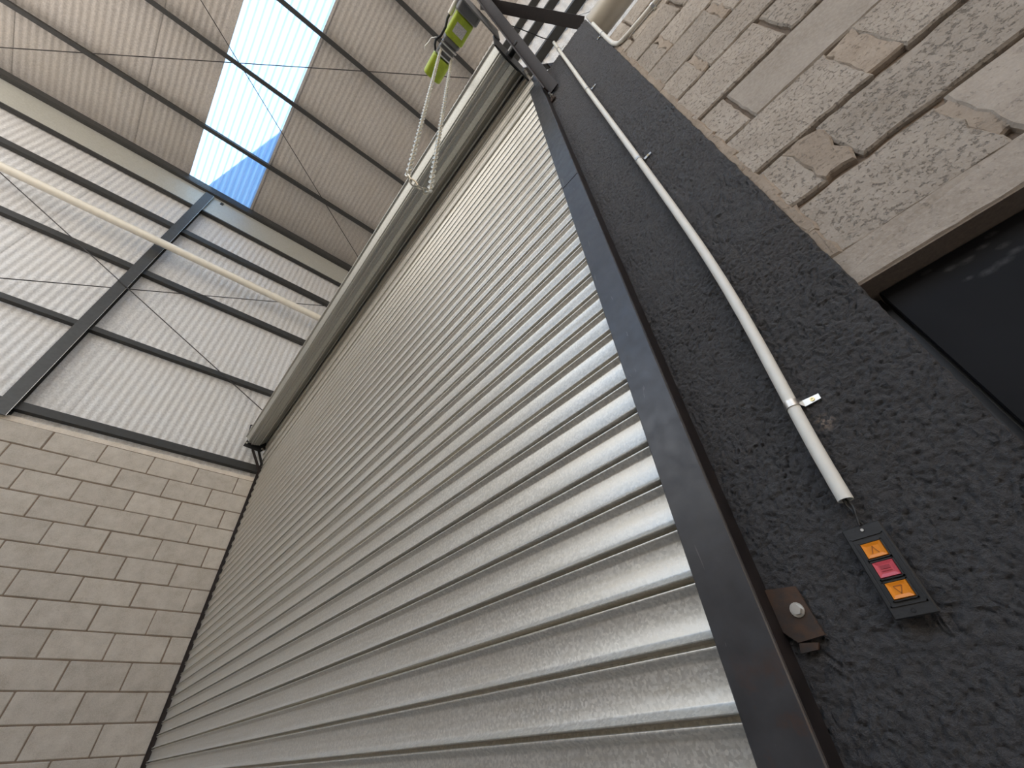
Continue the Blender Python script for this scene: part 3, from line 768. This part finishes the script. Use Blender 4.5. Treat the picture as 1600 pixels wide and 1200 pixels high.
for (dx, ph) in ((-0.0012, 0), (0.0014, 2)):
    B().tube([(-0.0885 + dx + 0.0016 * math.sin(i * 1.3 + ph), YC2 + 0.0016 * math.cos(i * 1.3 + ph), 1.690 - i * 0.0065) for i in range(9)], 0.0016, 6).make('wire', 'plastic', cn, True)

c2 = tag(empty('conduit'), 'short white conduit bending from the pillar edge onto the weathered blocks', 'conduit')
q2 = [(0.1225, 4.23), (0.1185, 4.05), (0.1160, 3.90), (0.1150, 3.80), (0.1165, 3.735), (0.1260, 3.695), (0.1450, 3.680), (0.1750, 3.673), (0.2312, 3.664), (0.2928, 3.659), (0.45, 3.655), (0.9, 3.65)]
B().tube([(x_, 0.024 - (0.004 if i < 5 else 0), z_) for i, (x_, z_) in enumerate(q2)], 0.0092, 14).make('tube', 'pvcw', c2, True)
saddle(c2, (0.1175, 0.0205, 3.97), (0, 0, 1), (-1, 0, 0), 0.0102, YP - 0.002, 0.02)
saddle(c2, (0.290, 0.024, 3.659), (1, 0, 0), (0, 0, -1), 0.0102, YS - 0.002, 0.022)

# ------------------------------------------------------------------ push button station
pb = tag(empty('push_button_station'), 'black push-button plate with orange arrow buttons and a red stop button', 'switch')
x0, x1, z0, z1 = -0.1125, -0.0705, 1.5375, 1.6385
YQ = 0.0065
B().bbox((x0, YQ, z0), (x1, YQ + 0.0045, z1), 0.0012).make('face_plate', 'plastic', pb)
B().bbox((x0 + 0.0035, YQ + 0.0045, z0 + 0.012), (x1 - 0.0035, YP + 0.01, z1 - 0.012), 0.001).make('back_box', 'plastic', pb)
ins = B()
ix0, ix1, iz0, iz1 = x0 + 0.0035, x1 - 0.0035, 1.5495, 1.6255
for (a, c_) in (((ix0, iz0), (ix1, iz0 + 0.0015)), ((ix0, iz1 - 0.0015), (ix1, iz1)), ((ix0, iz0), (ix0 + 0.0015, iz1)), ((ix1 - 0.0015, iz0), (ix1, iz1))):
    ins.box((a[0], YQ - 0.0012, a[1]), (c_[0], YQ + 0.0006, c_[1]))
for zc_ in (1.6085, 1.5868, 1.5643):       # raised collar round each button
    for (xa_, xb_, za_, zb_) in ((-0.1040, -0.1024, zc_ - 0.0102, zc_ + 0.0102), (-0.0806, -0.0790, zc_ - 0.0102, zc_ + 0.0102), (-0.1040, -0.0790, zc_ - 0.0102, zc_ - 0.0090), (-0.1040, -0.0790, zc_ + 0.0090, zc_ + 0.0102)):
        ins.box((xa_, YQ - 0.0022, za_), (xb_, YQ + 0.0006, zb_))
ins.make('inset_frame', 'plastic', pb)
def button(zc_, col, sym):
    xa_, xb_ = -0.1022, -0.0808; h = 0.0088; yf = YQ - 0.0036
    v = [(xa_, YQ, zc_ - h), (xb_, YQ, zc_ - h), (xb_, YQ, zc_ + h), (xa_, YQ, zc_ + h)]
    k = 0.0008
    v += [(xa_ + k, yf, zc_ - h + k), (xb_ - k, yf, zc_ - h + k), (xb_ - k, yf, zc_ + h - k), (xa_ + k, yf, zc_ + h - k)]
    d = 0.0042
    v += [(xa_ + d, yf + 0.0010, zc_ - h + d), (xb_ - d, yf + 0.0010, zc_ - h + d), (xb_ - d, yf + 0.0010, zc_ + h - d), (xa_ + d, yf + 0.0010, zc_ + h - d)]
    f = []
    for r in (0, 4): f += [(r + i, r + (i + 1) % 4, r + 4 + (i + 1) % 4, r + 4 + i) for i in range(4)]
    f += [(8, 9, 10, 11)]
    bt = B().add(v, f).make('button', col, pb)
    ys = yf + 0.0007; xc = (xa_ + xb_) / 2; s = B(); t_ = 0.00045
    def stroke(p, q): s.beam((p[0], ys, p[1]), (q[0], ys, q[1]), [(-t_, -0.0003), (t_, -0.0003), (t_, 0.0003), (-t_, 0.0003)], (0, 1, 0))
    a = 0.0040
    if sym == 'up': stroke((xc - a * 0.9, zc_ - a), (xc, zc_ + a)); stroke((xc + a * 0.9, zc_ - a), (xc, zc_ + a))
    elif sym == 'down': stroke((xc - a, zc_ + a), (xc, zc_ - a)); stroke((xc + a, zc_ + a), (xc, zc_ - a)); stroke((xc - a, zc_ + a), (xc + a, zc_ + a))
    else:
        s.box((xc - a * 1.25, ys - 0.0003, zc_ + 0.0002), (xc + a * 1.25, ys + 0.0003, zc_ + 0.0040))
        s.box((xc - a * 1.25, ys - 0.0003, zc_ - 0.0024), (xc + a * 1.25, ys + 0.0003, zc_ - 0.0016))
    s.make('symbol', 'red_d' if sym == 'stop' else 'orange_d', bt)
button(1.6085, 'orange', 'up'); button(1.5868, 'red', 'stop'); button(1.5643, 'orange', 'down')
B().tube([(-0.0913, YQ + 0.001, 1.6325), (-0.0913, YQ - 0.0012, 1.6325)], 0.0017, 8).make('screw', 'zinc', pb)
B().ring((-0.0916, YQ + 0.0002, 1.5440), (0, -1, 0), 0.0012, 0.0026, 0.0008, 12).make('screw_hole', 'black', pb)

# ------------------------------------------------------------------ outside: the taller neighbour whose corner shades the rooflight
nb_ = tag(B().box((-13, -2.54, -0.3), (-5.8, 9, 11.9)).make('wall_neighbour', 'neighbour'), kind='structure')
B().box((-13.1, -2.54, 11.9), (-5.8, 9.1, 12.0)).make('roof_slab', 'deck', nb_)
bpy.context.view_layer.update()
